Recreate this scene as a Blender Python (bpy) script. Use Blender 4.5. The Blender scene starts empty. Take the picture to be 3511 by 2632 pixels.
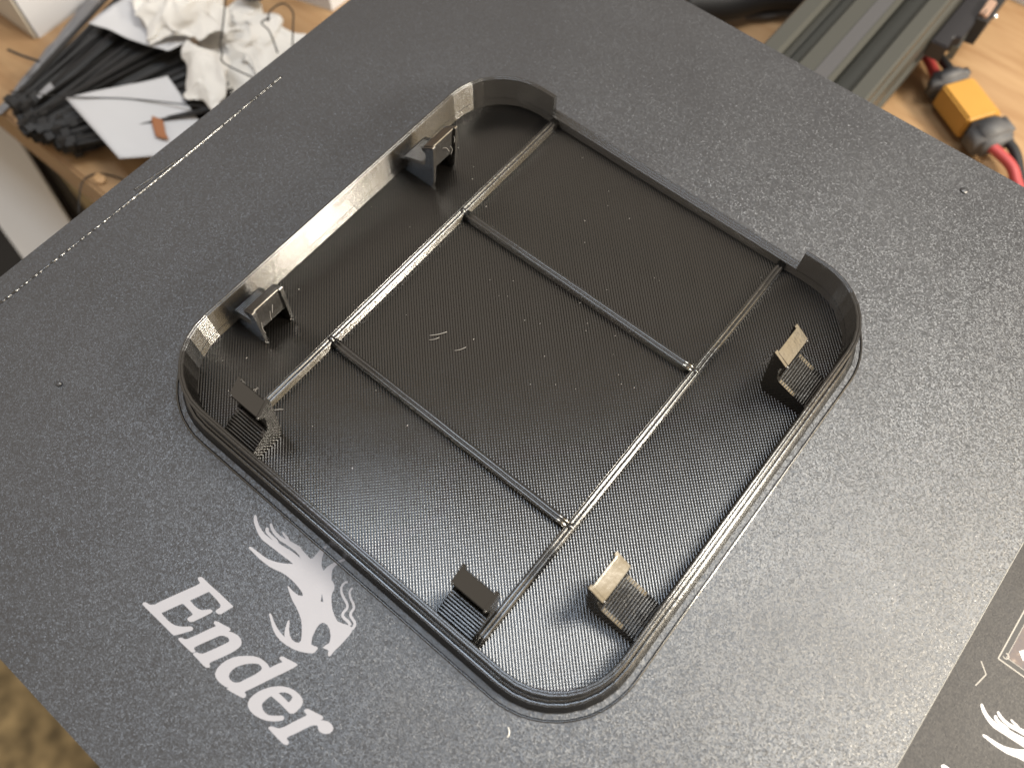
import bpy, bmesh, math, random
from mathutils import Vector, Matrix, noise
from mathutils.geometry import tessellate_polygon

random.seed(7)
scene = bpy.context.scene
S = 0.001                      # all measures below are millimetres

# ---------------------------------------------------------------- camera
cam_data = bpy.data.cameras.new('camera')
cam = bpy.data.objects.new('camera', cam_data)
scene.collection.objects.link(cam)
scene.camera = cam
cam.location = (161.595 * S, 48.733 * S, 170.119 * S)
cam.rotation_euler = (0.429833, -0.004026, 0.686066)
cam_data.sensor_fit = 'HORIZONTAL'
cam_data.sensor_width = 36.0
cam_data.lens = 29.0705
cam_data.clip_start = 0.005
cam_data.clip_end = 20.0
cam_data.dof.use_dof = True
cam_data.dof.focus_distance = 0.186
cam_data.dof.aperture_fstop = 13.0

# ---------------------------------------------------------------- world, lamps, exposure
world = bpy.data.worlds.new('World')
scene.world = world
world.use_nodes = True
bg = world.node_tree.nodes['Background']
bg.inputs['Color'].default_value = (1.0, 0.86, 0.70, 1)
bg.inputs['Strength'].default_value = 0.64


def area_lamp(name, loc, target, size, power, colour):
    ld = bpy.data.lights.new(name, 'AREA')
    ld.shape = 'DISK'
    ld.size = size * S
    ld.energy = power
    ld.color = colour
    o = bpy.data.objects.new(name, ld)
    scene.collection.objects.link(o)
    o.location = Vector(loc) * S
    d = Vector(target) * S - o.location
    o.rotation_euler = d.to_track_quat('-Z', 'Y').to_euler()
    return o


# a warm desk lamp to the right of the printer, a cool ceiling lamp almost overhead
area_lamp('desk_lamp_bulb', (690, 330, 350), (115, 115, 0), 125, 8.5, (1.0, 0.92, 0.78))
area_lamp('added_warm_fill', (700, 335, 353), (115, 115, 0), 520, 2.5, (1.0, 0.74, 0.40))  # added dim warm disc, only there to give upright faces gold reflections
cool = area_lamp('ceiling_lamp_light', (-70, 150, 1200), (115, 115, 0), 560, 4.0, (0.70, 0.83, 1.0))
cool.data.shape = 'RECTANGLE'
cool.data.size_y = 240 * S
cool.rotation_euler = (0, 0, 0)
area_lamp('ceiling_lamp_light', (430, 585, 1200), (115, 115, 0), 400, 11.5, (1.0, 0.97, 0.90))

scene.view_settings.view_transform = 'Standard'
scene.view_settings.look = 'None'
scene.view_settings.exposure = 0.0
scene.view_settings.gamma = 1.0

COL = scene.collection

# ---------------------------------------------------------------- helpers


def link(name, mesh, mat=None, parent=None):
    o = bpy.data.objects.new(name, mesh)
    COL.objects.link(o)
    if mat:
        mesh.materials.clear()
        mesh.materials.append(mat)
    if parent:
        o.parent = parent
    return o


def origin_of(p):
    v = Vector((0, 0, 0))
    while p:
        v = v + p.location
        p = p.parent
    return v / S


def obj(name, bm, mat, parent=None, smooth=False, origin=None):
    """bm in world millimetres; becomes one mesh object (relative to its parent's origin)"""
    base = origin_of(parent) if parent else Vector((0, 0, 0))
    org = Vector(origin) if origin is not None else base
    for v in bm.verts:
        v.co = (v.co - org) * S
    bm.normal_update()
    me = bpy.data.meshes.new(name)
    for f in bm.faces:
        f.smooth = smooth
    bm.to_mesh(me)
    bm.free()
    o = link(name, me, mat, parent)
    o.location = (org - base) * S
    return o


def thing(name, loc, label, cat, group=None):
    o = bpy.data.objects.new(name, None)
    o.empty_display_size = 0.01
    COL.objects.link(o)
    o.location = Vector(loc) * S
    return tag(o, label, cat, group)


def tag(o, label, cat, group=None):
    o['label'] = label
    o['category'] = cat
    if group:
        o['group'] = group
    return o


def structure(o):
    o['kind'] = 'structure'
    return o


def quadmesh(bm, rings, close_u=True, close_v=False, caps=False):
    """rings: list of lists of points; joins consecutive rings"""
    vs = [[bm.verts.new(p) for p in r] for r in rings]
    nu = len(rings)
    nv = len(rings[0])
    faces = []
    for i in range(nu if close_u else nu - 1):
        a = vs[i]
        b = vs[(i + 1) % nu]
        for j in range(nv if close_v else nv - 1):
            k = (j + 1) % nv
            faces.append(bm.faces.new((a[j], b[j], b[k], a[k])))
    if caps:
        for r in (vs[0][::-1], vs[-1]):
            try:
                bm.faces.new(r)
            except ValueError:
                pass
    return vs


def fill_poly(bm, loops, z0, z1):
    """prism of a flat outline (with holes) between z0 and z1"""
    flat = [[Vector((x, y, 0)) for x, y in l] for l in loops]
    pts = [p for l in flat for p in l]
    tris = tessellate_polygon(flat)
    top = [bm.verts.new((p.x, p.y, z1)) for p in pts]
    for a, b, c in tris:
        n = (pts[b] - pts[a]).cross(pts[c] - pts[a])
        try:
            bm.faces.new((top[a], top[b], top[c]) if n.z > 0 else (top[a], top[c], top[b]))
        except ValueError:
            pass
    if z0 is not None:
        bot = [bm.verts.new((p.x, p.y, z0)) for p in pts]
        i = 0
        for l in flat:
            m = len(l)
            for k in range(m):
                a, b = i + k, i + (k + 1) % m
                bm.faces.new((bot[a], bot[b], top[b], top[a]))
            i += m
    bmesh.ops.recalc_face_normals(bm, faces=bm.faces)


def box(bm, x0, y0, z0, x1, y1, z1):
    m = bmesh.ops.create_cube(bm, size=1.0)
    for v in m['verts']:
        v.co = Vector((x0 + (v.co.x + .5) * (x1 - x0), y0 + (v.co.y + .5) * (y1 - y0), z0 + (v.co.z + .5) * (z1 - z0)))
    return m['verts']


def tube(bm, pts, rad, n=10, caps=True, flat=1.0):
    pts = [Vector(p) for p in pts]
    if not hasattr(rad, '__len__'):
        rad = [rad] * len(pts)
    rings = []
    up = Vector((0, 0, 1))
    for i, p in enumerate(pts):
        d = (pts[min(i + 1, len(pts) - 1)] - pts[max(i - 1, 0)]).normalized()
        s = d.cross(up)
        if s.length < 1e-4:
            s = Vector((1, 0, 0))
        s.normalize()
        t = s.cross(d).normalized()
        rings.append([p + (s * math.cos(a) + t * math.sin(a) * flat) * rad[i]
                      for a in [2 * math.pi * k / n for k in range(n)]])
    vs = quadmesh(bm, rings, close_u=False, close_v=True, caps=caps)
    bmesh.ops.recalc_face_normals(bm, faces=bm.faces)
    return vs


def spline(pts, n=8):
    """Catmull-Rom through points"""
    P = [Vector(p) for p in pts]
    out = []
    for i in range(len(P) - 1):
        a = P[max(i - 1, 0)]
        b = P[i]
        c = P[i + 1]
        d = P[min(i + 2, len(P) - 1)]
        for k in range(n):
            t = k / n
            out.append(0.5 * ((2 * b) + (c - a) * t + (2 * a - 5 * b + 4 * c - d) * t * t + (3 * b - a - 3 * c + d) * t ** 3))
    out.append(P[-1])
    return out


def profile_prism(bm, prof, place, w0, w1):
    """prof: list of (v,z); place(w,v,z)->world; extruded from w0 to w1"""
    flat = [Vector((v, z, 0)) for v, z in prof]
    tris = tessellate_polygon([flat])
    A = [bm.verts.new(place(w0, v, z)) for v, z in prof]
    B = [bm.verts.new(place(w1, v, z)) for v, z in prof]
    m = len(prof)
    for a, b, c in tris:
        try:
            bm.faces.new((A[a], A[b], A[c]))
            bm.faces.new((B[a], B[c], B[b]))
        except ValueError:
            pass
    for k in range(m):
        j = (k + 1) % m
        bm.faces.new((A[k], A[j], B[j], B[k]))
    bmesh.ops.recalc_face_normals(bm, faces=bm.faces)


# ---------------------------------------------------------------- materials


def new_mat(name):
    m = bpy.data.materials.new(name)
    m.use_nodes = True
    nt = m.node_tree
    b = nt.nodes['Principled BSDF']
    return m, nt, b


def nd(nt, kind, **kw):
    n = nt.nodes.new(kind)
    for k, v in kw.items():
        setattr(n, k, v)
    return n


def coords(nt, scale=(1, 1, 1), rot=(0, 0, 0)):
    """object coordinates in millimetres"""
    tc = nd(nt, 'ShaderNodeTexCoord')
    mp = nd(nt, 'ShaderNodeMapping')
    mp.inputs['Scale'].default_value = tuple(1000.0 * s for s in scale)
    mp.inputs['Rotation'].default_value = rot
    nt.links.new(tc.outputs['Object'], mp.inputs['Vector'])
    return mp.outputs['Vector']


def plain(name, col, rough=0.5, metal=0.0, spec=0.5, grain=0.0, gscale=0.5, var=0.0, vscale=0.05):
    m, nt, b = new_mat(name)
    b.inputs['Roughness'].default_value = rough
    b.inputs['Metallic'].default_value = metal
    b.inputs['Specular IOR Level'].default_value = spec
    b.inputs['Base Color'].default_value = (*col, 1)
    v = coords(nt)
    if var > 0:
        n = nd(nt, 'ShaderNodeTexNoise')
        n.inputs['Scale'].default_value = vscale
        n.inputs['Detail'].default_value = 5
        nt.links.new(v, n.inputs['Vector'])
        r = nd(nt, 'ShaderNodeMapRange')
        r.inputs['To Min'].default_value = 1 - var
        r.inputs['To Max'].default_value = 1 + var
        nt.links.new(n.outputs['Fac'], r.inputs['Value'])
        mx = nd(nt, 'ShaderNodeVectorMath', operation='SCALE')
        mx.inputs[0].default_value = col
        nt.links.new(r.outputs['Result'], mx.inputs['Scale'])
        nt.links.new(mx.outputs['Vector'], b.inputs['Base Color'])
    if grain > 0:
        n = nd(nt, 'ShaderNodeTexNoise')
        n.inputs['Scale'].default_value = gscale
        n.inputs['Detail'].default_value = 3
        nt.links.new(v, n.inputs['Vector'])
        bp = nd(nt, 'ShaderNodeBump')
        bp.inputs['Distance'].default_value = grain * S
        bp.inputs['Strength'].default_value = 1.0
        nt.links.new(n.outputs['Fac'], bp.inputs['Height'])
        nt.links.new(bp.outputs['Normal'], b.inputs['Normal'])
    return m


def textured_sheet(name, col, rough=0.38, depth=0.05, cell=4.0, flake=0.25, ior=1.9):
    """powder-coated print sheet: fine pebbled relief that sparkles"""
    m, nt, b = new_mat(name)
    v = coords(nt)
    n1 = nd(nt, 'ShaderNodeTexNoise')
    n1.inputs['Scale'].default_value = cell
    n1.inputs['Detail'].default_value = 1.0
    n1.inputs['Roughness'].default_value = 0.6
    nt.links.new(v, n1.inputs['Vector'])
    vo = nd(nt, 'ShaderNodeTexVoronoi')
    vo.inputs['Scale'].default_value = cell * 0.9
    nt.links.new(v, vo.inputs['Vector'])
    ad = nd(nt, 'ShaderNodeMath', operation='MULTIPLY_ADD')
    nt.links.new(vo.outputs['Distance'], ad.inputs[0])
    ad.inputs[1].default_value = -0.35
    nt.links.new(n1.outputs['Fac'], ad.inputs[2])
    bp = nd(nt, 'ShaderNodeBump')
    bp.inputs['Distance'].default_value = depth * S
    bp.inputs['Strength'].default_value = 1.0
    nt.links.new(ad.outputs['Value'], bp.inputs['Height'])
    # every grain faces its own way, so single grains glint
    fv = nd(nt, 'ShaderNodeTexVoronoi')
    fv.inputs['Scale'].default_value = cell * 0.85
    nt.links.new(v, fv.inputs['Vector'])
    sub = nd(nt, 'ShaderNodeVectorMath', operation='SUBTRACT')
    nt.links.new(fv.outputs['Color'], sub.inputs[0])
    sub.inputs[1].default_value = (0.5, 0.5, 0.5)
    fs = nd(nt, 'ShaderNodeVectorMath', operation='SCALE')
    nt.links.new(sub.outputs['Vector'], fs.inputs[0])
    fs.inputs['Scale'].default_value = flake
    fa = nd(nt, 'ShaderNodeVectorMath', operation='ADD')
    nt.links.new(bp.outputs['Normal'], fa.inputs[0])
    nt.links.new(fs.outputs['Vector'], fa.inputs[1])
    fn = nd(nt, 'ShaderNodeVectorMath', operation='NORMALIZE')
    nt.links.new(fa.outputs['Vector'], fn.inputs[0])
    nt.links.new(fn.outputs['Vector'], b.inputs['Normal'])
    # handling marks: broad faint change of gloss and tone
    n2 = nd(nt, 'ShaderNodeTexNoise')
    n2.inputs['Scale'].default_value = 0.035
    n2.inputs['Detail'].default_value = 6
    nt.links.new(v, n2.inputs['Vector'])
    rr = nd(nt, 'ShaderNodeMapRange')
    rr.inputs['From Min'].default_value = 0.3
    rr.inputs['From Max'].default_value = 0.7
    rr.inputs['To Min'].default_value = rough - 0.05
    rr.inputs['To Max'].default_value = rough + 0.06
    nt.links.new(n2.outputs['Fac'], rr.inputs['Value'])
    nt.links.new(rr.outputs['Result'], b.inputs['Roughness'])
    # fine grains of a slightly lighter pigment
    n3 = nd(nt, 'ShaderNodeTexNoise')
    n3.inputs['Scale'].default_value = 2.6
    n3.inputs['Detail'].default_value = 2
    nt.links.new(v, n3.inputs['Vector'])
    cr = nd(nt, 'ShaderNodeValToRGB')
    cr.color_ramp.elements[0].position = 0.35
    cr.color_ramp.elements[0].color = (*[c * 0.7 for c in col], 1)
    cr.color_ramp.elements[1].position = 0.72
    cr.color_ramp.elements[1].color = (*[c * 1.5 for c in col], 1)
    nt.links.new(n3.outputs['Fac'], cr.inputs['Fac'])
    nt.links.new(cr.outputs['Color'], b.inputs['Base Color'])
    b.inputs['IOR'].default_value = ior
    return m


def pla(name, floor=False):
    """glossy black printed plastic"""
    m, nt, b = new_mat(name)
    v = coords(nt)
    b.inputs['Base Color'].default_value = (0.006, 0.0056, 0.0052, 1)
    b.inputs['IOR'].default_value = 1.65
    b.inputs['Specular IOR Level'].default_value = 0.9
    n = nd(nt, 'ShaderNodeTexNoise')
    n.inputs['Scale'].default_value = 0.22
    n.inputs['Detail'].default_value = 4
    nt.links.new(v, n.inputs['Vector'])
    rr = nd(nt, 'ShaderNodeMapRange')
    rr.inputs['From Min'].default_value = 0.3
    rr.inputs['From Max'].default_value = 0.7
    rr.inputs['To Min'].default_value = 0.13
    rr.inputs['To Max'].default_value = 0.20
    nt.links.new(n.outputs['Fac'], rr.inputs['Value'])
    nt.links.new(rr.outputs['Result'], b.inputs['Roughness'])
    bp = nd(nt, 'ShaderNodeBump')
    bp.inputs['Strength'].default_value = 1.0
    if floor:
        # the layer underneath runs crosswise and telegraphs through in places
        mp = coords(nt, rot=(0, 0, math.radians(45)))
        w = nd(nt, 'ShaderNodeTexWave')
        w.bands_direction = 'X'
        w.inputs['Scale'].default_value = 0.314 / 0.62
        w.inputs['Distortion'].default_value = 0.15
        w.inputs['Detail'].default_value = 1.0
        w.inputs['Detail Scale'].default_value = 0.6
        nt.links.new(mp, w.inputs['Vector'])
        mu = nd(nt, 'ShaderNodeMath', operation='MULTIPLY')
        nt.links.new(w.outputs['Fac'], mu.inputs[0])
        mu.inputs[1].default_value = 0.8
        bp.inputs['Distance'].default_value = 0.010 * S
        nt.links.new(mu.outputs['Value'], bp.inputs['Height'])
        rr.inputs['To Min'].default_value = 0.13
        rr.inputs['To Max'].default_value = 0.16
    else:
        n4 = nd(nt, 'ShaderNodeTexNoise')
        n4.inputs['Scale'].default_value = 0.9
        n4.inputs['Detail'].default_value = 3
        nt.links.new(v, n4.inputs['Vector'])
        bp.inputs['Distance'].default_value = 0.025 * S
        nt.links.new(n4.outputs['Fac'], bp.inputs['Height'])
    nt.links.new(bp.outputs['Normal'], b.inputs['Normal'])
    return m


def wood(name, a, c, rough=0.45):
    m, nt, b = new_mat(name)
    v = coords(nt, scale=(0.12, 1, 1))
    n = nd(nt, 'ShaderNodeTexNoise')
    n.inputs['Scale'].default_value = 0.16
    n.inputs['Detail'].default_value = 8
    n.inputs['Roughness'].default_value = 0.62
    n.inputs['Distortion'].default_value = 0.5
    nt.links.new(v, n.inputs['Vector'])
    cr = nd(nt, 'ShaderNodeValToRGB')
    cr.color_ramp.elements[0].position = 0.30
    cr.color_ramp.elements[0].color = (*a, 1)
    cr.color_ramp.elements[1].position = 0.68
    cr.color_ramp.elements[1].color = (*c, 1)
    nt.links.new(n.outputs['Fac'], cr.inputs['Fac'])
    nt.links.new(cr.outputs['Color'], b.inputs['Base Color'])
    b.inputs['Roughness'].default_value = rough
    return m


def picture_mat(name):
    m, nt, b = new_mat(name)
    v = coords(nt)
    n = nd(nt, 'ShaderNodeTexNoise')
    n.inputs['Scale'].default_value = 0.35
    n.inputs['Detail'].default_value = 4
    nt.links.new(v, n.inputs['Vector'])
    cr = nd(nt, 'ShaderNodeValToRGB')
    e = cr.color_ramp.elements
    e[0].position = 0.35
    e[0].color = (0.05, 0.045, 0.06, 1)
    e[1].position = 0.6
    e[1].color = (0.11, 0.08, 0.07, 1)
    x = e.new(0.74)
    x.color = (0.4, 0.32, 0.27, 1)
    nt.links.new(n.outputs['Fac'], cr.inputs['Fac'])
    nt.links.new(cr.outputs['Color'], b.inputs['Base Color'])
    b.inputs['Roughness'].default_value = 0.5
    return m


M = {}
M['sheet'] = textured_sheet('sheet_coating', (0.0155, 0.0175, 0.023))
M['plate'] = textured_sheet('plate_coating', (0.024, 0.022, 0.022), rough=0.55, depth=0.04, cell=3.0, flake=0.12, ior=1.48)
M['edge'] = plain('edge_highlight_tone', (0.40, 0.39, 0.36), 0.5, 0.3)  # pale tone, the sheet edge highlight put into the colour
M['print_grey'] = plain('grey_print', (0.31, 0.315, 0.355), 0.55, grain=0.008, gscale=2.2, var=0.04, vscale=0.3)
M['print_white'] = plain('white_print', (0.68, 0.68, 0.70), 0.5, grain=0.02, gscale=1.5)
M['ink'] = plain('black_ink', (0.012, 0.011, 0.011), 0.45)
M['ink_light'] = plain('pale_ink', (0.36, 0.34, 0.31), 0.5)
M['pla'] = pla('black_plastic')
M['pla_floor'] = pla('black_plastic_floor', True)
M['alu'] = plain('grey_anodised_aluminium', (0.07, 0.072, 0.066), 0.42, 0.4, grain=0.01, gscale=1.0)
M['slot'] = plain('dark_strip_grey', (0.06, 0.06, 0.065), 0.5)
M['yellow'] = plain('yellow_nylon', (0.42, 0.22, 0.04), 0.45, var=0.05, vscale=0.2)
M['grey_rubber'] = plain('grey_boot', (0.075, 0.075, 0.08), 0.6, grain=0.05, gscale=0.6)
M['red'] = plain('red_wire', (0.36, 0.05, 0.05), 0.45)
M['black'] = plain('black_nylon', (0.010, 0.010, 0.011), 0.6, grain=0.04, gscale=0.5)
M['black_gloss'] = plain('black_cover', (0.02, 0.02, 0.024), 0.35)
M['copper'] = plain('socket_metal', (0.75, 0.52, 0.40), 0.35, 0.8)
M['chrome'] = plain('bright_metal', (0.8, 0.8, 0.8), 0.2, 1.0)
M['paper'] = plain('white_paper', (0.52, 0.53, 0.56), 0.8, var=0.03, vscale=0.1)
M['tissue'] = plain('crumpled_tissue', (0.66, 0.65, 0.63), 0.9, grain=0.06, gscale=0.3, var=0.05, vscale=0.08)
M['carton'] = plain('white_carton', (0.55, 0.56, 0.60), 0.55, var=0.03)
M['carton_side'] = plain('carton_beige_board', (0.50, 0.46, 0.40), 0.6, var=0.04)  # beige board of the carton's end panel
M['purple'] = plain('purple_print', (0.13, 0.05, 0.27), 0.5)
M['film'] = plain('grey_bag_film', (0.34, 0.34, 0.36), 0.3, var=0.1, vscale=0.15)
M['cabinet'] = plain('white_melamine', (0.78, 0.76, 0.72), 0.5, var=0.03, vscale=0.02)
M['dark_gap'] = plain('near_black_matte', (0.02, 0.018, 0.016), 0.8)
M['wood'] = wood('beech_desk', (0.25, 0.142, 0.066), (0.36, 0.235, 0.125))
M['wood_edge'] = wood('beech_edge', (0.36, 0.21, 0.095), (0.56, 0.36, 0.19))
M['carpet'] = plain('brown_carpet', (0.20, 0.148, 0.075), 0.95, grain=6, gscale=0.04, var=1.3, vscale=0.045)
M['brown'] = plain('brown_gap_tone', (0.30, 0.12, 0.05), 0.7)
M['crumb'] = plain('crumb_and_string_glint', (0.22, 0.21, 0.20), 0.35)  # crumbs, and strings whose glint is put into this pale grey
M['dust'] = plain('pale_dust', (0.7, 0.7, 0.68), 0.6)

DRAGON = [(90.14,51.74), (90.53,51.72), (91.25,51.22), (92.43,50.64), (93.46,50.33), (94.79,50.14), (96.11,50.2), (96.95,50.25), (96.26,50.33), (95.38,50.37), (94.72,50.46), (94.14,50.75), (93.85,51.16), (93.98,51.44), (94.3,51.53), (94.89,51.11), (95.77,50.94), (96.87,50.95), (97.63,50.94), (98.29,50.64), (99.64,50.81), (101.02,51.07), (102.48,51.25), (103.56,51.26), (104.23,51.27), (103.28,51.54), (102.06,51.66), (100.82,51.53), (99.58,51.4), (98.19,51.14), (97.02,51.2), (95.92,51.32), (95.12,51.56), (94.31,51.93), (93.92,52.25), (93.93,52.56), (94.24,52.59), (95.13,52.21), (96.09,51.97), (97.41,51.9), (98.36,52.05), (98.78,52.18), (98.37,52.31), (97.71,52.41), (97.25,52.59), (97.23,52.83), (97.46,52.92), (98.17,52.78), (98.9,52.74), (99.45,52.55), (99.88,52.45), (101.01,52.69), (102.18,52.89), (103.18,52.71), (104.4,52.58), (105.69,52.51), (105.99,52.89), (105.96,53.73), (105.92,54.58), (105.89,55.43), (106.06,56.08), (106.19,56.49), (106.5,56.51), (106.7,55.98), (106.85,55.34), (107.28,54.44), (107.81,53.63), (108.49,52.95), (109.39,52.45), (109.56,52.54), (109.51,53.41), (109.77,54.5), (110.28,55.61), (110.85,56.67), (111.23,57.11), (111.47,57.13), (111.42,56.64), (110.97,55.73), (110.7,54.64), (110.8,53.73), (111.28,53.02), (112.12,52.11), (112.74,52.02), (113.42,51.72), (113.88,51.13), (114.04,50.42), (114.42,49.77), (115.36,48.86), (116.38,48.04), (117.64,47.42), (118.78,47.05), (119.89,47.38), (121.05,47.91), (121.62,47.98), (122.15,47.83), (122.44,47.26), (122.51,46.39), (122.49,45.23), (122.46,43.94), (122.32,42.91), (122.32,42.12), (122.35,41.3), (122.02,41.12), (121.67,41.35), (121.44,41.85), (121.13,41.89), (120.58,41.67), (120.05,41.56), (120.2,42.32), (120.45,42.98), (120.22,43.48), (119.69,44.2), (118.63,44.95), (117.7,45.24), (117.02,45.14), (116.62,44.89), (116.42,44.3), (116.5,43.44), (116.78,42.5), (117.06,41.7), (117.62,40.89), (117.93,40.57), (118.45,40.7), (119.1,40.96), (119.43,40.89), (119.51,40.16), (119.34,39.56), (118.28,38.81), (117.1,38.18), (115.79,37.68), (114.29,37.36), (112.86,37.22), (111.44,37.32), (110.29,37.65), (109.22,38.17), (108.22,38.75), (107.21,39.33), (107.26,39.66), (107.77,39.56), (108.85,39.03), (110.07,38.63), (111.15,38.36), (112.17,38.26), (112.85,38.24), (112.33,38.62), (111.78,39.34), (111.26,40.31), (111.02,40.93), (111.23,41.1), (111.69,40.66), (112.4,39.84), (113.44,39.08), (114.38,38.8), (115.2,38.9), (115.76,39.25), (115.85,39.67), (115.46,40.27), (114.75,41.07), (113.97,41.83), (112.97,42.64), (111.9,43.18), (110.34,43.8), (109.04,44.16), (107.88,44.64), (106.78,45.19), (106.04,45.6), (106.24,45.71), (107.15,45.61), (107.99,45.58), (108.98,45.66), (109.62,45.95), (109.83,46.19), (109.44,46.52), (108.4,46.76), (107.14,46.94), (105.73,47.0), (104.17,46.94), (103.02,46.74), (101.79,46.34), (100.49,46.02), (98.97,45.89), (97.38,45.82), (95.93,45.88), (94.62,45.94), (94.18,46.01), (94.19,46.34), (94.7,46.51), (96.02,46.59), (97.55,46.71), (99.01,46.91), (100.39,47.42), (101.49,47.95), (102.64,48.69), (103.58,49.37), (103.6,49.48), (102.8,49.47), (101.4,49.37), (99.88,49.25), (98.06,49.14), (96.52,49.01), (95.2,48.95), (93.81,49.2), (92.34,49.79), (91.16,50.37), (90.43,50.94), (90.05,51.48)]
DRAGON_EYE = [(112.54,48.95), (113.44,47.69), (113.96,47.91)]
WHISKERS = [[(114.98,53.92), (114.6,53.49), (114.6,52.69), (115.04,51.96), (115.84,51.41), (116.99,51.03), (118.06,50.6), (118.5,50.01), (118.5,49.07), (118.81,48.49), (119.48,48.33), (120.5,48.35), (121.38,48.09)],[(116.58,53.7), (116.5,53.16), (116.87,52.5), (117.87,51.88), (118.87,51.51), (119.52,50.97), (119.67,50.14), (119.97,49.56), (120.77,49.27), (121.63,49.04), (122.06,48.46), (122.0,47.72)]]
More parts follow.
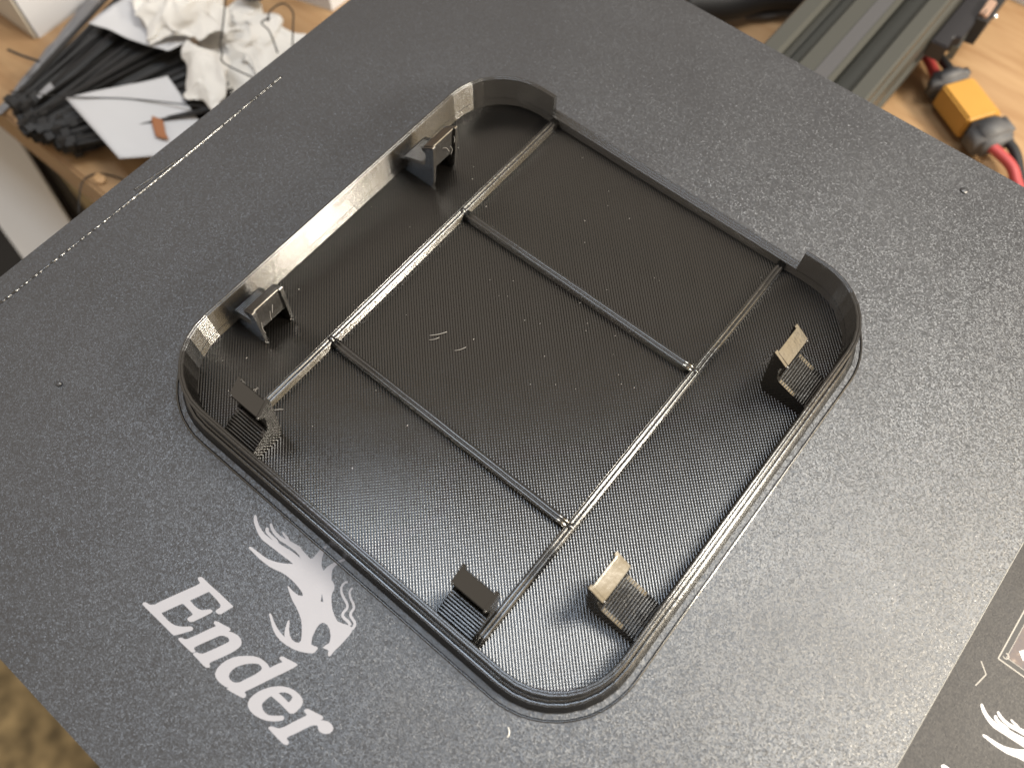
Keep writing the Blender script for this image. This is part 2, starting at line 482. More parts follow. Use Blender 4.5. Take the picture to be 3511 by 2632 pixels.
LETTERS = [[[(90.74,35.37), (91.13,35.77), (91.8,35.84), (93.42,35.8), (96.64,35.88), (100.57,35.86), (100.56,35.62), (100.2,34.62), (99.83,33.3), (99.37,32.9), (98.79,32.84), (98.47,32.97), (98.44,33.33), (98.64,33.89), (98.51,34.34), (98.1,34.47), (97.12,34.61), (95.95,34.68), (94.63,34.71), (94.48,34.51), (93.69,32.75), (92.95,31.11), (93.32,31.1), (94.35,31.0), (95.39,31.07), (96.07,31.28), (96.64,31.75), (97.39,32.55), (97.81,32.66), (98.09,32.5), (98.05,32.12), (97.32,30.32), (96.58,28.7), (96.06,28.27), (95.5,28.2), (95.18,28.4), (95.23,28.76), (95.39,29.27), (95.44,29.63), (95.07,29.72), (93.9,29.77), (92.4,29.8), (92.14,29.54), (91.47,28.17), (90.84,26.79), (90.42,25.87), (90.92,25.76), (92.46,25.71), (93.49,25.78), (94.35,25.99), (95.27,26.47), (96.14,27.15), (96.86,27.81), (97.35,27.94), (97.68,27.76), (97.7,27.39), (97.07,26.49), (96.4,25.48), (95.66,24.53), (95.17,24.48), (92.95,24.49), (90.14,24.51), (87.36,24.49), (86.18,24.53), (85.97,24.79), (86.09,25.09), (86.56,25.32), (87.13,25.4), (87.66,25.67), (88.06,26.13), (88.58,27.45), (89.66,29.76), (90.74,32.07), (91.63,33.92), (91.88,34.61), (91.74,34.82), (91.17,34.91), (90.79,35.08)]],[[(99.81,31.35), (99.99,31.68), (100.47,31.89), (101.63,32.15), (102.89,32.48), (103.39,32.51), (103.56,32.27), (103.46,31.96), (104.3,32.34), (105.45,32.59), (106.35,32.49), (106.97,32.17), (107.31,31.69), (107.32,31.02), (107.09,30.08), (106.48,28.53), (105.64,26.87), (105.1,25.76), (105.07,25.43), (105.34,25.22), (105.61,25.14), (105.59,24.83), (105.22,24.52), (104.5,24.38), (102.97,24.46), (101.3,24.51), (101.17,24.63), (101.3,25.0), (101.65,25.32), (102.06,25.43), (102.59,25.76), (102.86,26.16), (103.7,27.83), (104.5,29.53), (104.9,30.47), (104.83,30.87), (104.29,31.03), (103.46,30.81), (102.93,30.48), (102.56,30.0), (101.91,28.63), (101.08,26.96), (100.58,25.8), (100.48,25.49), (100.74,25.33), (101.15,25.29), (101.22,25.07), (101.05,24.74), (100.72,24.56), (99.31,24.53), (97.52,24.5), (96.93,24.54), (96.75,24.78), (96.89,25.05), (97.36,25.28), (97.9,25.45), (98.22,25.8), (98.94,27.26), (99.73,28.97), (100.42,30.47), (100.72,31.01), (100.45,31.1), (100.03,31.07)]],[[(110.02,31.32), (110.84,31.91), (111.82,32.33), (112.88,32.51), (113.75,32.54), (114.29,32.45), (114.78,32.31), (115.05,32.99), (115.48,33.95), (115.88,34.59), (115.66,34.71), (115.16,34.68), (114.85,34.81), (114.92,35.18), (115.3,35.49), (115.9,35.6), (117.01,35.89), (117.98,36.15), (118.54,36.2), (118.6,35.97), (118.26,35.01), (117.46,33.22), (116.63,31.48), (115.84,29.7), (115.05,27.94), (114.49,26.8), (114.27,26.26), (114.35,26.1), (114.79,26.02), (115.04,25.7), (114.93,25.31), (114.4,25.06), (113.42,24.82), (112.15,24.51), (111.33,24.36), (111.1,24.4), (111.21,24.72), (110.62,24.43), (109.69,24.3), (108.6,24.3), (107.93,24.43), (107.44,24.7), (107.1,25.18), (106.9,25.85), (106.9,26.84), (107.18,27.92), (107.69,28.95), (108.43,29.94), (109.25,30.69)],[(112.03,31.12), (112.59,31.43), (113.28,31.46), (113.63,31.29), (113.74,30.85), (113.56,30.02), (113.07,28.79), (112.55,27.61), (112.19,26.79), (111.59,26.18), (110.92,25.97), (110.24,25.94), (109.77,26.16), (109.46,26.66), (109.4,27.37), (109.53,28.09), (109.94,28.88), (110.58,29.79), (111.26,30.5)]],[[(118.59,31.11), (119.4,31.68), (120.44,32.2), (121.53,32.5), (122.68,32.55), (123.6,32.42), (124.23,32.05), (124.5,31.53), (124.57,30.86), (124.51,30.08), (124.33,29.42), (123.86,29.03), (123.33,28.96), (121.8,29.02), (120.25,29.01), (118.78,28.91), (118.57,28.44), (118.42,27.58), (118.38,26.96), (118.61,26.56), (119.25,26.21), (119.99,26.08), (120.75,26.19), (121.41,26.55), (122.16,27.16), (122.79,27.72), (123.24,27.87), (123.59,27.65), (123.59,27.29), (123.06,26.64), (122.35,25.99), (121.32,25.31), (120.12,24.81), (118.73,24.47), (117.5,24.48), (116.63,24.79), (116.13,25.26), (115.91,25.97), (115.97,26.91), (116.26,27.96), (116.78,28.98), (117.47,30.0)],[(119.47,30.18), (119.79,30.63), (120.37,31.08), (120.98,31.34), (121.58,31.43), (122.02,31.34), (122.21,30.98), (122.22,30.55), (122.13,30.21), (121.4,30.25), (120.21,30.23)]],[[(125.5,31.47), (125.87,31.78), (126.55,31.96), (127.88,32.33), (128.82,32.59), (129.24,32.5), (129.3,32.18), (129.12,31.85), (129.67,32.24), (130.46,32.63), (131.46,32.65), (132.03,32.4), (132.25,31.93), (132.1,31.31), (131.65,30.75), (130.99,30.4), (130.33,30.29), (129.83,30.46), (129.56,30.73), (129.28,30.76), (128.79,30.4), (128.41,29.94), (127.93,28.9), (127.13,27.17), (126.51,25.95), (126.44,25.6), (126.59,25.45), (127.06,25.4), (127.37,25.23), (127.38,24.84), (127.08,24.57), (126.38,24.42), (125.0,24.43), (123.41,24.48), (122.5,24.52), (122.37,24.73), (122.59,25.1), (123.13,25.4), (123.76,25.63), (124.22,26.01), (124.67,26.73), (125.27,28.16), (125.96,29.66), (126.44,30.71), (126.37,30.87), (125.89,30.92), (125.42,31.04)]]]

# ================================================================ the setting
FLOOR_Z = -780
DESK_Z = -88

bm = bmesh.new()
box(bm, -3000, -2500, FLOOR_Z - 20, 3000, 2500, FLOOR_Z)
structure(obj('floor', bm, M['carpet']))

bm = bmesh.new()
box(bm, -700, 103, DESK_Z - 24, 900, 900, DESK_Z)
bmesh.ops.bevel(bm, geom=[e for e in bm.edges], offset=1.2, segments=2, affect='EDGES')
desk = obj('desk', bm, M['wood'], origin=(0, 300, DESK_Z))
tag(desk, 'light beech wood desk top with a squared front edge', 'desk')

# ---- white cabinet below the desk edge
cab = thing('cabinet', (-260, 95, FLOOR_Z), 'off-white melamine cabinet standing below the desk edge beside a dark gap', 'cabinet')
bm = bmesh.new()
pts = [(-285, 127.5), (-150, 93.5), (-150, 66.5), (-285, 90)]
fill_poly(bm, [pts[::-1]], FLOOR_Z, -200)
obj('carcass', bm, M['cabinet'], cab)
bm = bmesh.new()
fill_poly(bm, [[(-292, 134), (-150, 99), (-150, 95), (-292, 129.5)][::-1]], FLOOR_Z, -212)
obj('gap_shade_panel', bm, M['dark_gap'], cab)  # dark panel added to stand for the shaded gap at the desk
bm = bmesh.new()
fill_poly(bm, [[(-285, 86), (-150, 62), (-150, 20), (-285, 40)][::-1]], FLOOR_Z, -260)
obj('dark_block', bm, M['dark_gap'], cab)  # near-black block in front of the carcass

# ================================================================ printer bed
SX, SY = 218.07, 235.0

# ---- removable textured sheet
sheet = thing('print_sheet', (SX / 2, SY / 2, 0), 'dark grey pebbled flexible print sheet under the black printed tray', 'print sheet')
bm = bmesh.new()
c = 1.5
outline = [(c, 0), (SX - c, 0), (SX, c), (SX, SY - c), (SX - c, SY), (c, SY), (0, SY - c), (0, c)]
fill_poly(bm, [outline], -0.75, 0)
obj('sheet_surface', bm, M['sheet'], sheet)
bm = bmesh.new()
for a, b_ in (((SX + .02, c), (SX + .02, SY - c)),):
    box(bm, a[0], a[1], -0.72, a[0] + 0.2, b_[1], -0.06)
bmesh.ops.bevel(bm, geom=[e for e in bm.edges], offset=0.12, segments=2, affect='EDGES')
obj('edge_highlight', bm, M['edge'], sheet)  # pale strip painting the highlight along the right edge


def ribbon(bm, line, w, z):
    P = [Vector((x, y, 0)) for x, y in line]
    P = spline(P, 4)
    L = []
    R = []
    for i, p in enumerate(P):
        d = (P[min(i + 1, len(P) - 1)] - P[max(i - 1, 0)]).normalized()
        n = Vector((-d.y, d.x, 0))
        k = w * (0.75 + 0.35 * i / len(P))
        L.append(bm.verts.new((p + n * k / 2) + Vector((0, 0, z))))
        R.append(bm.verts.new((p - n * k / 2) + Vector((0, 0, z))))
    for i in range(len(P) - 1):
        bm.faces.new((R[i], R[i + 1], L[i + 1], L[i]))
    bmesh.ops.recalc_face_normals(bm, faces=bm.faces)


def emblem(parent, mat, z, f, names=('dragon_emblem', 'whisker', 'letter')):
    bm = bmesh.new()
    fill_poly(bm, [[f(p) for p in DRAGON], [f(p) for p in DRAGON_EYE]], None, z)
    obj(names[0], bm, mat, parent)
    for w in WHISKERS:
        bm = bmesh.new()
        ribbon(bm, [f(p) for p in w], 0.55, z + 0.006)
        obj(names[1], bm, mat, parent)
    for l in LETTERS:
        bm = bmesh.new()
        fill_poly(bm, [[f(p) for p in q] for q in l], None, z)
        obj(names[2], bm, mat, parent)


emblem(sheet, M['print_grey'], 0.02, lambda p: p)

# ---- heated bed plate that shows beyond the sheet's right edge
PZ = -0.85
plate = thing('bed_plate', (160, SY / 2, PZ), 'printed grey bed plate with white emblem showing beside the sheet edge', 'bed plate')
bm = bmesh.new()
box(bm, 40, 6, PZ - 3, 268, SY - 8, PZ)
obj('plate_surface', bm, M['plate'], plate)
O0 = (90.1, 51.7)


def to_plate(p):
    x, y = p[0] - O0[0], p[1] - O0[1]
    return (225.8 + 0.78 * x + 0.09 * y, 114.9 + 0.9 * y)


emblem(plate, M['print_white'], PZ + 0.02, to_plate)
HEX = [(219.3, 120.7), (218.8, 117.8), (220.7, 116.1), (223.4, 117.2), (224.1, 120.4), (222.2, 122.1)]
for i, mt in ((0, 'ink'), (1, 'ink'), (2, 'ink'), (3, 'ink_light'), (4, 'ink_light')):
    bm = bmesh.new()
    a, b_ = Vector((*HEX[i], 0)), Vector((*HEX[(i + 1) % 6], 0))
    d = (b_ - a).normalized()
    n = Vector((-d.y, d.x, 0)) * 0.11
    q = [bm.verts.new(v + Vector((0, 0, PZ + 0.03 + i * .003))) for v in (a - n, b_ - n, b_ + n, a + n)]
    bm.faces.new(q)
    bmesh.ops.recalc_face_normals(bm, faces=bm.faces)
    obj('hexagon_line', bm, M[mt], plate)


def rect_flat(name, x0, y0, x1, y1, z, mat, parent):
    bm = bmesh.new()
    bm.faces.new([bm.verts.new(p) for p in ((x0, y0, z), (x1, y0, z), (x1, y1, z), (x0, y1, z))])
    return obj(name, bm, mat, parent)


lab = rect_flat('picture_label', 224.5, 124.6, 262, 160, PZ + 0.02, M['ink_light'], plate)
rect_flat('black_border', 224.75, 124.85, 261.7, 159.7, PZ + 0.03, M['ink'], lab)
rect_flat('pale_border', 225.75, 125.85, 260.7, 158.7, PZ + 0.04, M['ink_light'], lab)
rect_flat('picture', 225.87, 125.97, 260.5, 158.5, PZ + 0.05, picture_mat('faded_picture'), lab)
bm = bmesh.new()
ribbon(bm, [(225.6 + .55 * math.cos(t), 126.1 + .55 * math.sin(t)) for t in [k * .5 - 2.5 for k in range(10)]], 0.2, PZ + 0.06)
obj('corner_scroll', bm, M['ink_light'], lab)
bm = bmesh.new()
fill_poly(bm, [[(227.2, 128.6), (228.6, 127.4), (229.6, 128.6), (228.4, 130.2)]], None, PZ + 0.06)
obj('white_patch', bm, M['print_white'], lab)

# ================================================================ the printed tray
X0, X1, Y0, Y1 = 53.2, 166.8, 60.2, 174.3        # inner wall faces
RIN = 15.6                                        # inner corner radius
WALL, LIP = 2.9, 1.1
ZF, ZR, ZL, ZT = 1.0, 3.0, 3.5, 10.0              # floor, rib, ledge, lip top
CSEG = 8

tray = thing('printed_tray', ((X0 + X1) / 2, (Y0 + Y1) / 2, 0), 'glossy black printed square tray with rounded corners, ribs and six snap clips', 'printed tray')


def loop_path(off, segs=CSEG, r=RIN):
    """rounded rectangle stations, anticlockwise from the lower right; returns (point, normal, sharp)"""
    out = []
    R = r
    cs = [((X1 - R, Y0 + R), -90), ((X1 - R, Y1 - R), 0), ((X0 + R, Y1 - R), 90), ((X0 + R, Y0 + R), 180)]
    for (cx, cy), a0 in cs:
        for k in range(segs + 1):
            a = math.radians(a0 + 90 * k / segs)
            n = Vector((math.cos(a), math.sin(a), 0))
            out.append((Vector((cx, cy, 0)) + n * R, n))
    return out


def beads_v(o, z0, z1, h, amp, sgn):
    """scalloped layer lines on an upright face at offset o, from z0 to z1"""
    n = max(1, round(abs(z1 - z0) / h))
    out = []
    for i in range(n):
        for k in range(8):
            th = math.pi * k / 8
            t = (i + (1 - math.cos(th)) / 2) / n
            out.append((o + sgn * amp * (math.sin(th) - 0.6), z0 + (z1 - z0) * t))
    out.append((o - sgn * amp * 0.6, z1))
    return out


def beads_h(o0, o1, z, h, amp, ex=4):
    n = max(1, round(abs(o1 - o0) / h))
    out = []
    for i in range(n):
        for k in range(10):
            t = (i + k / 10) / n
            s = 1 - abs(2 * k / 10 - 1) ** ex
            out.append((o0 + (o1 - o0) * t, z + amp * (s - 1)))
    out.append((o1, z - amp))
    return out


def sweep(path, prof, closed):
    bm = bmesh.new()
    rings = [[p + n * o + Vector((0, 0, z)) for o, z in prof] for p, n in path]
    vs = quadmesh(bm, rings, close_u=closed, close_v=True)
    if not closed:
        for r in (vs[0], vs[-1]):
            flat = [Vector((o, z, 0)) for o, z in prof]
            for a, b_, c_ in tessellate_polygon([flat]):
                try:
                    bm.faces.new((r[a], r[b_], r[c_]))
                except ValueError:
                    pass
    bmesh.ops.recalc_face_normals(bm, faces=bm.faces)
    bm.edges.ensure_lookup_table()
    return bm, vs


def sharpen(bm, vs, crease_profile=()):
    for r in vs:
        nv = len(r)
        for j in range(nv):
            e = bm.edges.get((r[j], r[(j + 1) % nv]))
            if e:
                e.smooth = False
    nu = len(vs)
    for j in crease_profile:
        for i in range(nu):
            e = bm.edges.get((vs[i][j], vs[(i + 1) % nu][j]))
            if e:
                e.smooth = False


# low wall all the way round, its top showing the bead lines
WTOP = 2.35
slope = [(WALL + .45 - (WALL + .45 - WTOP) * k / 24 + .05 * abs(math.sin(math.pi * k / 4)), .6 + (ZL - .75) * k / 24) for k in range(25)]
prof = [(WALL, 0.01), (WALL + .4, 0.4)] + slope + \
    beads_h(WTOP, 0.0, ZL, 0.72, 0.24) + beads_v(0.0, ZL - .1, ZF - .3, 0.42, 0.16, -1) + [(0.0, 0.01)]
path = loop_path(0)
bm, vs = sweep(path, prof, True)
sharpen(bm, vs)
obj('low_wall', bm, M['pla'], tray, smooth=True)

# raised inner lip, left out along the far side between the two end posts
LX0, LX1 = 73.5, 146.8
pl = loop_path(0)
start = next(i for i, (p, n) in enumerate(pl) if p.y > Y1 - 1e-3 and abs(p.x - (X0 + RIN)) < 1e-3)
order = [pl[(start + k) % len(pl)] for k in range(len(pl))]
end = [i for i, (p, n) in enumerate(order) if p.y > Y1 - 1e-3 and abs(p.x - (X1 - RIN)) < 1e-3][-1]
order = [(Vector((LX0, Y1, 0)), Vector((0, 1, 0)))] + order[:end + 1] + [(Vector((LX1, Y1, 0)), Vector((0, 1, 0)))]
prof = beads_v(LIP, ZL - .3, ZT - .12, 0.42, 0.17, 1) + beads_h(LIP - .03, 0.03, ZT, 0.53, 0.20) + beads_v(0.0, ZT - .12, ZL - .3, 0.42, 0.17, -1)
bm, vs = sweep(order, prof, False)
sharpen(bm, vs)
obj('raised_lip', bm, M['pla'], tray, smooth=True)

# floor: diagonal strands laid side by side
PITCH = 0.62
bm = bmesh.new()
a_dir = Vector((-1, 1, 0)).normalized()
p_dir = Vector((1, 1, 0)).normalized()
ctr = Vector(((X0 + X1) / 2, (Y0 + Y1) / 2, 0))
hw, hh = (X1 - X0) / 2 + .25, (Y1 - Y0) / 2 + .25


def inside(q):
    x, y = abs(q.x), abs(q.y)
    if x > hw or y > hh:
        return False
    dx, dy = x - (hw - RIN), y - (hh - RIN)
    return not (dx > 0 and dy > 0 and dx * dx + dy * dy > RIN * RIN)


def extent(u):
    lo = []
    for sg in (-1, 1):
        t = 0.0
        if not inside(p_dir * u):
            return None
        st = 32.0
        while st > 0.02:
            if inside(p_dir * u + a_dir * sg * (t + st)):
                t += st
            else:
                st /= 2
        lo.append(sg * t)
    return lo


nb = int(hw * 1.42 / PITCH)
for i in range(-nb, nb + 1):
    u = i * PITCH
    e0 = extent(u - PITCH * .4)
    e1 = extent(u + PITCH * .4)
    if not e0 or not e1:
        continue
    hgt = random.uniform(-.012, .012)
    ra, rb = [], []
    for k in range(9):
        t = (0, .14, .25, .38, .5, .62, .75, .86, 1)[k]
        x = u + (t - .5) * PITCH
        z = ZF + hgt + 0.115 * (.25 - (2 * t - 1) ** 2) - (.24 if k in (0, 8) else 0)
        m0 = e0[0] + (e1[0] - e0[0]) * t
        m1 = e0[1] + (e1[1] - e0[1]) * t
        ra.append(bm.verts.new(ctr + p_dir * x + a_dir * m0 + Vector((0, 0, z))))
        rb.append(bm.verts.new(ctr + p_dir * x + a_dir * m1 + Vector((0, 0, z))))
    for k in range(8):
        bm.faces.new((ra[k], ra[k + 1], rb[k + 1], rb[k]))
bmesh.ops.recalc_face_normals(bm, faces=bm.faces)
fl = obj('floor_strands', bm, M['pla_floor'], tray, smooth=True)
fl['kind'] = 'stuff'
bm = bmesh.new()
fill_poly(bm, [[(p.x, p.y) for p, n in [(q + n * .3, n) for q, n in loop_path(0)]]], 0.015, ZF - 0.25)
obj('base', bm, M['pla'], tray)


# ribs: two strands wide
def rib(p0, p1, w=1.85, z1=ZR, wob=0.03):
    p0, p1 = Vector((*p0, 0)), Vector((*p1, 0))
    d = (p1 - p0).normalized()
    s = Vector((-d.y, d.x, 0))
    L = (p1 - p0).length
    n = int(L / 3)
    prof = beads_v(w / 2, ZF - .25, z1 - .1, 0.42, 0.16, 1) + beads_h(w / 2 - .03, -w / 2 + .03, z1, w / 2, 0.30, 3) + \
        [(-o, z) for o, z in beads_v(w / 2, ZF - .25, z1 - .1, 0.42, 0.16, 1)][::-1]
    bm = bmesh.new()
    rings = []
    for i in range(n + 1):
        q = p0 + d * (L * i / n) + s * random.uniform(-wob, wob)
        dz = random.uniform(-.03, .03)
        rings.append([q + s * o + Vector((0, 0, z + (dz if z > 2 else 0))) for o, z in prof])
    quadmesh(bm, rings, close_u=False, close_v=True, caps=True)
    bmesh.ops.recalc_face_normals(bm, faces=bm.faces)
    return obj('rib', bm, M['pla'], tray, smooth=True)


XA, XB, YB, YC = 74.48, 143.32, 137.19, 91.10
rib((XA, Y1 + .1), (XA, Y0 - .1))
rib((XB, Y1 + .1), (XB, Y0 - .1))
rib((XA + .4, YB), (XB - .4, YB), z1=ZR - .03)
rib((XA + .4, YC), (XB - .4, YC), z1=ZR - .03)
for x in (XA, XB):
    for y in (YB, YC):
        bm = bmesh.new()
        bmesh.ops.create_uvsphere(bm, u_segments=10, v_segments=6, radius=0.8)
        for v in bm.verts:
            v.co = Vector((x + v.co.x + random.uniform(-.06, .06), y + v.co.y + random.uniform(-.06, .06), ZR - .28 + v.co.z * .75))
        obj('rib_joint', bm, M['pla'], tray, smooth=True)


# snap clips
def scallop(p, q, h):
    """bead edge from p down to q, bulging towards +v"""
    n = max(1, round(abs(q[1] - p[1]) / h))
    out = []
    for i in range(n):
        for k in range(6):
            th = math.pi * k / 6
            t = (i + (1 - math.cos(th)) / 2) / n
            out.append((p[0] + (q[0] - p[0]) * t + 0.16 * math.sin(th), p[1] + (q[1] - p[1]) * t))
    return out


def clip(origin, ang, uf):
    """origin: foot of the inner side at the first corner; w runs along the wall, v points inward"""
    ca, sa = math.cos(ang), math.sin(ang)
    wx = Vector((ca, sa, 0))
    vx = Vector((-sa, ca, 0))
    O = Vector((*origin, 0))

    def place(w, v, z):
        return O + wx * w + vx * v + Vector((0, 0, z))
    W = 8.8
    T = 0.85
    u0 = -uf - 0.05
    za, zb = 4.9, 8.2
    # stepped ramp from the wall up to the post
    n = max(6, int(round((uf - 1.6) / 0.62)))
    steps = []
    for i in range(n):
        for k in range(8):
            t = (i + k / 8) / n
            s = 1 - abs(2 * k / 8 - 1) ** 3
            steps.append((u0 + (uf - 1.65) * t, za + (zb - za) * i / n + 0.22 * s - .12))
    steps.append((-1.65, zb - .1))
    ramp_prof = steps + [(-1.0, zb - 1.6), (u0, za - 1.5)]
    bm = bmesh.new()
    profile_prism(bm, ramp_prof, place, 0.08, W - 0.08)
    c = obj('clip', bm, M['pla'], tray)
    # hook with its sloped lead-in face
    hook = [(-1.65, zb - 1.0), (-1.25, 8.6), (-0.6, 12.1), (-0.75, 12.9), (-1.75, 13.7), (-1.85, 14.05), (-1.7, 14.45), (1.25, 16.55), (1.5, 16.68), (1.65, 16.5)] + scallop((1.35, 16.25), (0.25, 7.3), 0.45) + [(-1.0, 6.6)]
    bm = bmesh.new()
    profile_prism(bm, hook, place, T - .12, W - T + .12)
    obj('hook', bm, M['pla'], c)
    # side plates that brace the hook down to the floor
    side = [(u0, 0.7), (u0, za + .1)] + [(v, z - .02) for v, z in steps[4::8]] + \
        [(-1.3, 8.7), (-0.65, 12.1), (-0.8, 12.9), (-1.65, 13.75), (-1.62, 14.35), (1.3, 16.5), (1.95, 16.95)] + scallop((2.1, 16.8), (1.3, 7.5), 0.45) + scallop((1.25, 7.4), (0.75, 3.0), 0.45) + [(0.2, 2.0), (0.3, 0.7)]
    for w0, w1 in ((0, T), (W - T, W)):
        bm = bmesh.new()
        profile_prism(bm, side, place, w0, w1)
        obj('side_plate', bm, M['pla'], c)
    # stringing blobs along the lead-in edge
    for w in (0.4, W - 0.4):
        bm = bmesh.new()
        bmesh.ops.create_icosphere(bm, subdivisions=2, radius=0.42)
        for v in bm.verts:
            v.co = place(w + v.co.x * .9, -1.7 + v.co.y * .9, 14.1 + v.co.z * .8)
        obj('blob', bm, M['pla'], c, smooth=True)
    # a few hair-thin strings left by the nozzle
    for _ in range(3):
        w = random.uniform(.3, W - .3)
        z = random.uniform(9, 15)
        p = place(w, 1.5 + (z - 9) * .09, z)
        q = place(w + random.uniform(-1.2, 1.2), 2.6 + random.uniform(0, .8), z - random.uniform(.5, 2.5))
        m = (p + q) / 2 + Vector((random.uniform(-.4, .4), random.uniform(-.4, .4), random.uniform(0, .4)))
        bm = bmesh.new()
        tube(bm, spline([p, m, q], 4), 0.055, n=5)
        obj('string', bm, M['crumb'], c, smooth=True)  # black strings coloured pale grey for their glint
    return c


P2 = math.pi / 2
# far-left side (wall normal +X inward): w along -Y so that v = +X
clip((62.8, 89.8), -P2, 62.8 - X0)
clip((62.8, 147.3), -P2, 62.8 - X0)
# right side: v = -X, w along +Y
clip((156.4, 80.6), P2, X1 - 156.4)
clip((157.2, 143.7), P2, X1 - 157.2)
# front side: v = +Y, w along +X
clip((73.3, 67.4), 0, 67.4 - Y0)
clip((133.7, 67.4), 0, 67.4 - Y0)

# stray strings, their glint painted pale grey, and crumbs of plastic on the floor
for p, q, h in (((90.5, 106.5), (93.0, 109.8), .25), ((91.2, 105.6), (92.6, 107.6), .2), ((97.5, 107.2), (99.0, 109.6), .2), ((158.5, 158), (161.5, 156.8), .12)):
    bm = bmesh.new()
    mid = ((p[0] + q[0]) / 2 + .2, (p[1] + q[1]) / 2 - .15, ZF + .25)
    tube(bm, spline([(p[0], p[1], ZF + .1), mid, (q[0], q[1], ZF + .1)], 4), h * .4, n=5)
    obj('string', bm, M['crumb'], tray, smooth=True)
bm = bmesh.new()
rs = random.Random(11)
for i in range(70):
    x, y = rs.uniform(X0 + 4, X1 - 4), rs.uniform(Y0 + 4, Y1 - 4)
    r = rs.choice((.06, .07, .08, .1, .13))
    m4 = Matrix.Translation((x, y, ZF + .12)) @ Matrix.Diagonal((r, r * rs.uniform(1, 2.2), r * .7, 1))
    bmesh.ops.create_icosphere(bm, subdivisions=1, radius=1.0, matrix=m4)
sp = obj('floor_crumbs', bm, M['crumb'], tray)
sp['kind'] = 'stuff'

# ---- skirt strand round the tray
bm = bmesh.new()
rings = []
for p, n in loop_path(0, 14):
    q = p + n * (WALL + 1.85 + random.uniform(-.02, .02))
    rings.append([q + n * (.30 * math.cos(a)) + Vector((0, 0, .01 + .26 * math.sin(a))) for a in [math.pi * k / 6 for k in range(7)]])
quadmesh(bm, rings, close_u=True)
bmesh.ops.recalc_face_normals(bm, faces=bm.faces)
sk = obj('skirt_strand', bm, M['pla'], None, smooth=True, origin=((X0 + X1) / 2, (Y0 + Y1) / 2, 0))
tag(sk, 'thin black plastic skirt strand laid around the foot of the tray', 'plastic strand')


# ---- purge line along the sheet edge
def purge(name, y0, y1, fx, label, r0=0.32):
    bm = bmesh.new()
    pts, rad = [], []
    y = y0
    while y > y1:
        lump = noise.noise(Vector((y * .9, 3.1, 0)))
        dashed = 1.0 if 85 < y < 118 else max(0.25, 0.75 + 0.75 * noise.noise(Vector((y * 1.6, 9.7, 0))))
        pts.append((fx(y), y, 0.05))
        rad.append(r0 * dashed * (1 + .25 * lump))
        y -= 0.35
    tube(bm, pts, rad, n=8, flat=0.9)
    o = obj(name, bm, M['pla'], None, smooth=True, origin=(fx(y0), (y0 + y1) / 2, 0))
    tag(o, label, 'plastic strand')


purge('purge_line', 140.7, 30, lambda y: 6.25 + 0.35 * math.sin((y - 60) * .05), 'long shiny broken purge line running along the left margin of the sheet')
purge('purge_line', 103.5, 90.5, lambda y: 5.95 - (103.5 - y) * .1, 'short second purge strand branching off the long purge line', 0.2)


# ---- specks lying on the sheet
def speck(name, loc, r, label, cat, mat, sq=.6):
    bm = bmesh.new()
    bmesh.ops.create_icosphere(bm, subdivisions=2, radius=r)
    for v in bm.verts:
        k = 1 + .35 * noise.noise(v.co * 2.3 + Vector(loc))
        v.co = Vector((loc[0], loc[1], r * sq * .8)) + Vector((v.co.x * k, v.co.y * k, v.co.z * k * sq))
    tag(obj(name, bm, mat, None, smooth=True, origin=(loc[0], loc[1], 0)), label, cat)


speck('plastic_pimple', (33.9, 44.6, 0), 0.7, 'round dark pimple on the sheet left of the tray corner', 'blemish', M['sheet'])
speck('crumb', (167.3, 224.1, 0), 1.0, 'tiny crumb near the far sheet edge by the yellow connector', 'crumb', M['sheet'], .25)
bm = bmesh.new()
tube(bm, spline([(157.6, 53.5, .15), (158.1, 53.2, .35), (158.5, 52.7, .3), (158.6, 52.1, .15)], 5), 0.13, n=6)
tag(obj('plastic_curl', bm, M['dust'], None, smooth=True, origin=(158.2, 52.9, 0)), 'tiny pale curl of plastic on the sheet below the tray corner', 'plastic scrap')

# ================================================================ things on the desk behind the bed
# ---- aluminium rail
rail = thing('aluminium_rail', (107, 300, -78), 'grey slotted aluminium rail running out from under the print sheet', 'aluminium rail')
RX0, RX1, RZ0, RZ1 = 87.0, 127.0, -78.0, -38.0


def side_pts():
    """one 40 mm side with two V slots, from 0 to 40, depth d"""
    out = [(0.8, 0)]
    for c in (10, 30):
        out += [(c - 4.4, 0), (c - 3.1, 1.5), (c - 3.1, 2.0), (c - 4.6, 2.0), (c - 3.4, 8.4), (c + 3.4, 8.4), (c + 4.6, 2.0), (c + 3.1, 2.0), (c + 3.1, 1.5), (c + 4.4, 0)]
    out += [(39.2, 0)]
    return out


sec = [(RX0 + t, RZ1 - d) for t, d in side_pts()] + [(RX1 - d, RZ1 - t) for t, d in side_pts()] + \
      [(RX1 - t, RZ0 + d) for t, d in side_pts()] + [(RX0 + d, RZ0 + t) for t, d in side_pts()]
bm = bmesh.new()
profile_prism(bm, sec, lambda w, v, z: Vector((v, w, z)), 60, 560)
obj('extrusion', bm, M['alu'], rail)
bm = bmesh.new()
box(bm, 107.2, 62, RZ1 + .05, 112.0, 558, RZ1 + .25)
obj('dark_strip', bm, M['slot'], rail)  # darker half of the rail's middle strip
for y in (90, 480):
    bm = bmesh.new()
    box(bm, 92, y, DESK_Z, 122, y + 30, RZ0)
    obj('foot', bm, M['black'], rail)

# ---- connector with its wires
con = thing('power_connector', (152, 345, DESK_Z), 'yellow power connector with grey rubber boots and red and black wires', 'connector')
A = Vector((139.5, 353.0, -80.0))
B = Vector((167.0, 336.5, -80.0))
ax = (B - A).normalized()
sd = Vector((-ax.y, ax.x, 0))
LEN = (B - A).length


